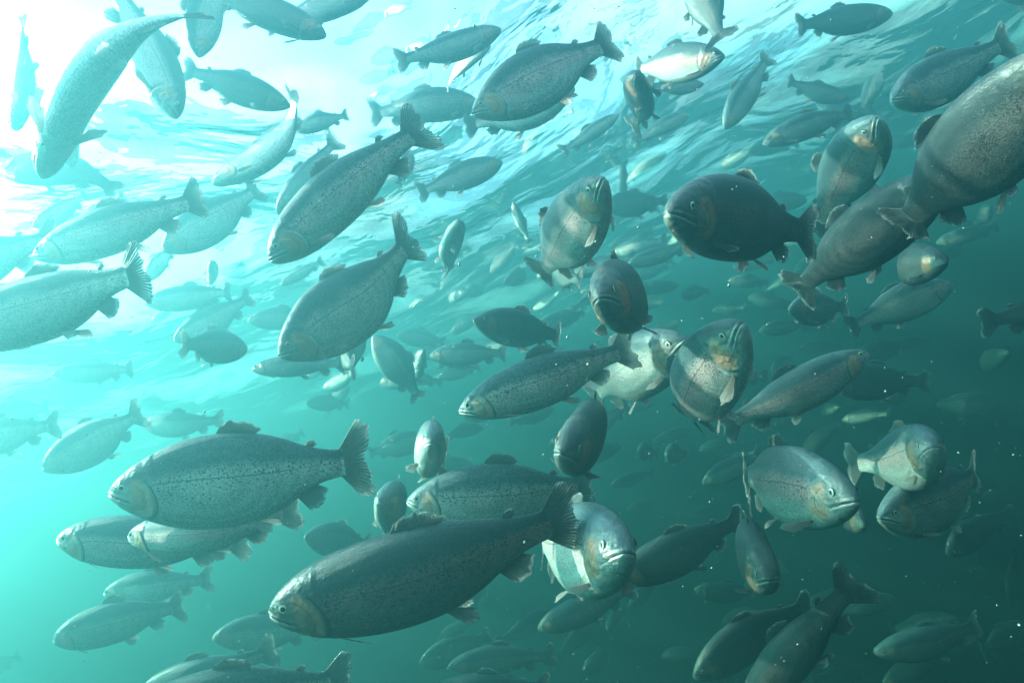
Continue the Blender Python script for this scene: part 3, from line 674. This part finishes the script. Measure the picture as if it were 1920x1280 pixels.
def name_by(best, x, y, d, dark, head_left, tilt):
    dx, dy = x - (best[0] + best[2]) / 2, y - (best[1] + best[3]) / 2
    rel = ('right of' if dx > 0 else 'left of') if abs(dx) > abs(dy) * 1.2 else ('below' if dy > 0 else 'above')
    if math.hypot(dx, dy) < 60: rel = 'behind'
    tone = 'pale' if dark < .3 else 'grey' if dark < .6 else 'dark'
    return '%s %s trout %s%s, %s the %s' % ('hazy' if d < 6 else 'very faint', tone, 'facing left' if head_left else 'facing right', ' at a tilt' if tilt else '', rel, best[4])
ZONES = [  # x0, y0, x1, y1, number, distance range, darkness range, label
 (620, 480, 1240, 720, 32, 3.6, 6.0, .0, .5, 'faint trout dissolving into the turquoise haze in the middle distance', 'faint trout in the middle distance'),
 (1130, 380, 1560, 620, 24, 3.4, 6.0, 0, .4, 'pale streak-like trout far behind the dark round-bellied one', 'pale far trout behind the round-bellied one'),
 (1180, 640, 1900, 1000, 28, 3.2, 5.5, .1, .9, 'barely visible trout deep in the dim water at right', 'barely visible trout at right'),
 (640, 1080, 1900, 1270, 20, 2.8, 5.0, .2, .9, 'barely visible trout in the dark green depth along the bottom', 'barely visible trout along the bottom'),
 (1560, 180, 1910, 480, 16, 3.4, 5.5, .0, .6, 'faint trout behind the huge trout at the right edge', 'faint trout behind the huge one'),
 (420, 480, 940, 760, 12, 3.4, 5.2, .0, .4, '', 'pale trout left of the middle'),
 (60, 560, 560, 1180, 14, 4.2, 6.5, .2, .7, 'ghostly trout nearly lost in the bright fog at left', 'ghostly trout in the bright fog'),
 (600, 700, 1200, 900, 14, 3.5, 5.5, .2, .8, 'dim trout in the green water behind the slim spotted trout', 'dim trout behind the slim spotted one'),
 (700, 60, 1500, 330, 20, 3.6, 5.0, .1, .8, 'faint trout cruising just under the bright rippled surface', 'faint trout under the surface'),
]
rf = random.Random(77)
for (x0, y0, x1, y1, cnt, d0, d1, k0, k1, lab, grp) in ZONES:
    pts = []
    for q in range(cnt):
        for tr_ in range(40):
            x, y = rf.uniform(x0, x1), rf.uniform(y0, y1)
            if all(abs(x - a_) > 60 or abs(y - b_) > 30 for a_, b_ in pts): break
        pts.append((x, y))
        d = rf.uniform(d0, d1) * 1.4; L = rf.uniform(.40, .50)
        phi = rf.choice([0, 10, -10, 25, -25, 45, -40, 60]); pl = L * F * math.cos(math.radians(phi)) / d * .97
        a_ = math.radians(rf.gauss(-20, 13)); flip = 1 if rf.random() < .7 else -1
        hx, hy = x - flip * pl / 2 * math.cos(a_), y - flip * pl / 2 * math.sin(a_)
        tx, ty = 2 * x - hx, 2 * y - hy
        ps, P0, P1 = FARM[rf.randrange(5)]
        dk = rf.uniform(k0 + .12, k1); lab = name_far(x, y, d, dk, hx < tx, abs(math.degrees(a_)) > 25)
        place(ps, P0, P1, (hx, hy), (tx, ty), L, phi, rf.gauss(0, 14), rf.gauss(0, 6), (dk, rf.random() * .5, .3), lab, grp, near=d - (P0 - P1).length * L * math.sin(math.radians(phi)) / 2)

# ------------------------------------------------------------------ pole in the water, drifting specks
def pole():
    A = CAMP + ray(1168, 360) * 5.2; B = CAMP + ray(1172, 60) * 4.9
    dr = (B - A).normalized(); ln = (0.6 - A.z) / dr.z
    n, k = 24, 60; V = []
    ax = dr.orthogonal().normalized(); ay = dr.cross(ax)
    r = np.random.RandomState(4)
    for i in range(k):
        c = A + dr * (ln * i / (k - 1)); rad = .026 + .004 * math.sin(i * .9) + .003 * r.rand()
        for j in range(n):
            t_ = 2 * math.pi * j / n
            q = rad * (1 + .10 * r.rand())
            V.append(c + ax * (q * math.cos(t_)) + ay * (q * math.sin(t_)))
    i = np.arange(k - 1)[:, None] * n; j = np.arange(n)[None, :]; j2 = (j + 1) % n
    Fc = np.stack([(i + j).ravel(), (i + j2).ravel(), (i + n + j2).ravel(), (i + n + j).ravel()], 1)
    capf = [[q_, n - 1 - q_, n - 2 - q_, q_ + 1] for q_ in range(n // 2 - 1)]
    Fc = np.concatenate([Fc, np.array(capf)])
    M = mat("weathered_pole"); N = NT(M)
    nz = N.n('ShaderNodeTexNoise', ins={'Scale': 14.0, 'Detail': 6.0}).outputs[0]
    p = N.n('ShaderNodeBsdfPrincipled', ins={'Base Color': N.mix(N.ss(nz, .35, .65), (0.02, 0.028, 0.025), (0.09, 0.10, 0.07)), 'Roughness': 0.85})
    N.n('ShaderNodeOutputMaterial', ins={0: p.outputs[0]})
    o = link("pole", mesh_obj("pole", [tuple(v) for v in V], Fc, M))
    o['label'] = 'dark straight pole reaching down from the surface, right of the pinkish spotted trout'; o['category'] = 'pole'
pole()

def specks():
    r = np.random.RandomState(9); n = 34000
    c = np.stack([r.uniform(-2.6, 2.6, n), r.uniform(.5, 3.8, n), r.uniform(-3.6, -.2, n)], 1)
    sz = .0005 + .0007 * r.rand(n) ** 3
    base = np.array([[1, 0, 0], [-1, 0, 0], [0, 1, 0], [0, -1, 0], [0, 0, 1], [0, 0, -1]], float)
    st = 1 + 1.2 * r.rand(n, 1, 3) ** 4
    V = c[:, None, :] + base[None] * sz[:, None, None] * st
    fc = np.array([[0, 2, 4], [2, 1, 4], [1, 3, 4], [3, 0, 4], [2, 0, 5], [1, 2, 5], [3, 1, 5], [0, 3, 5]])
    Fc = (np.arange(n) * 6)[:, None, None] + fc[None]
    M = mat("speck"); N = NT(M)
    p = N.n('ShaderNodeBsdfPrincipled', ins={'Base Color': (0.4, 0.39, 0.34, 1), 'Roughness': 0.6})
    N.n('ShaderNodeOutputMaterial', ins={0: p.outputs[0]})
    link("drifting_specks", mesh_obj("drifting_specks", V.reshape(-1, 3), Fc.reshape(-1, 3), M, False), 'stuff')
specks()
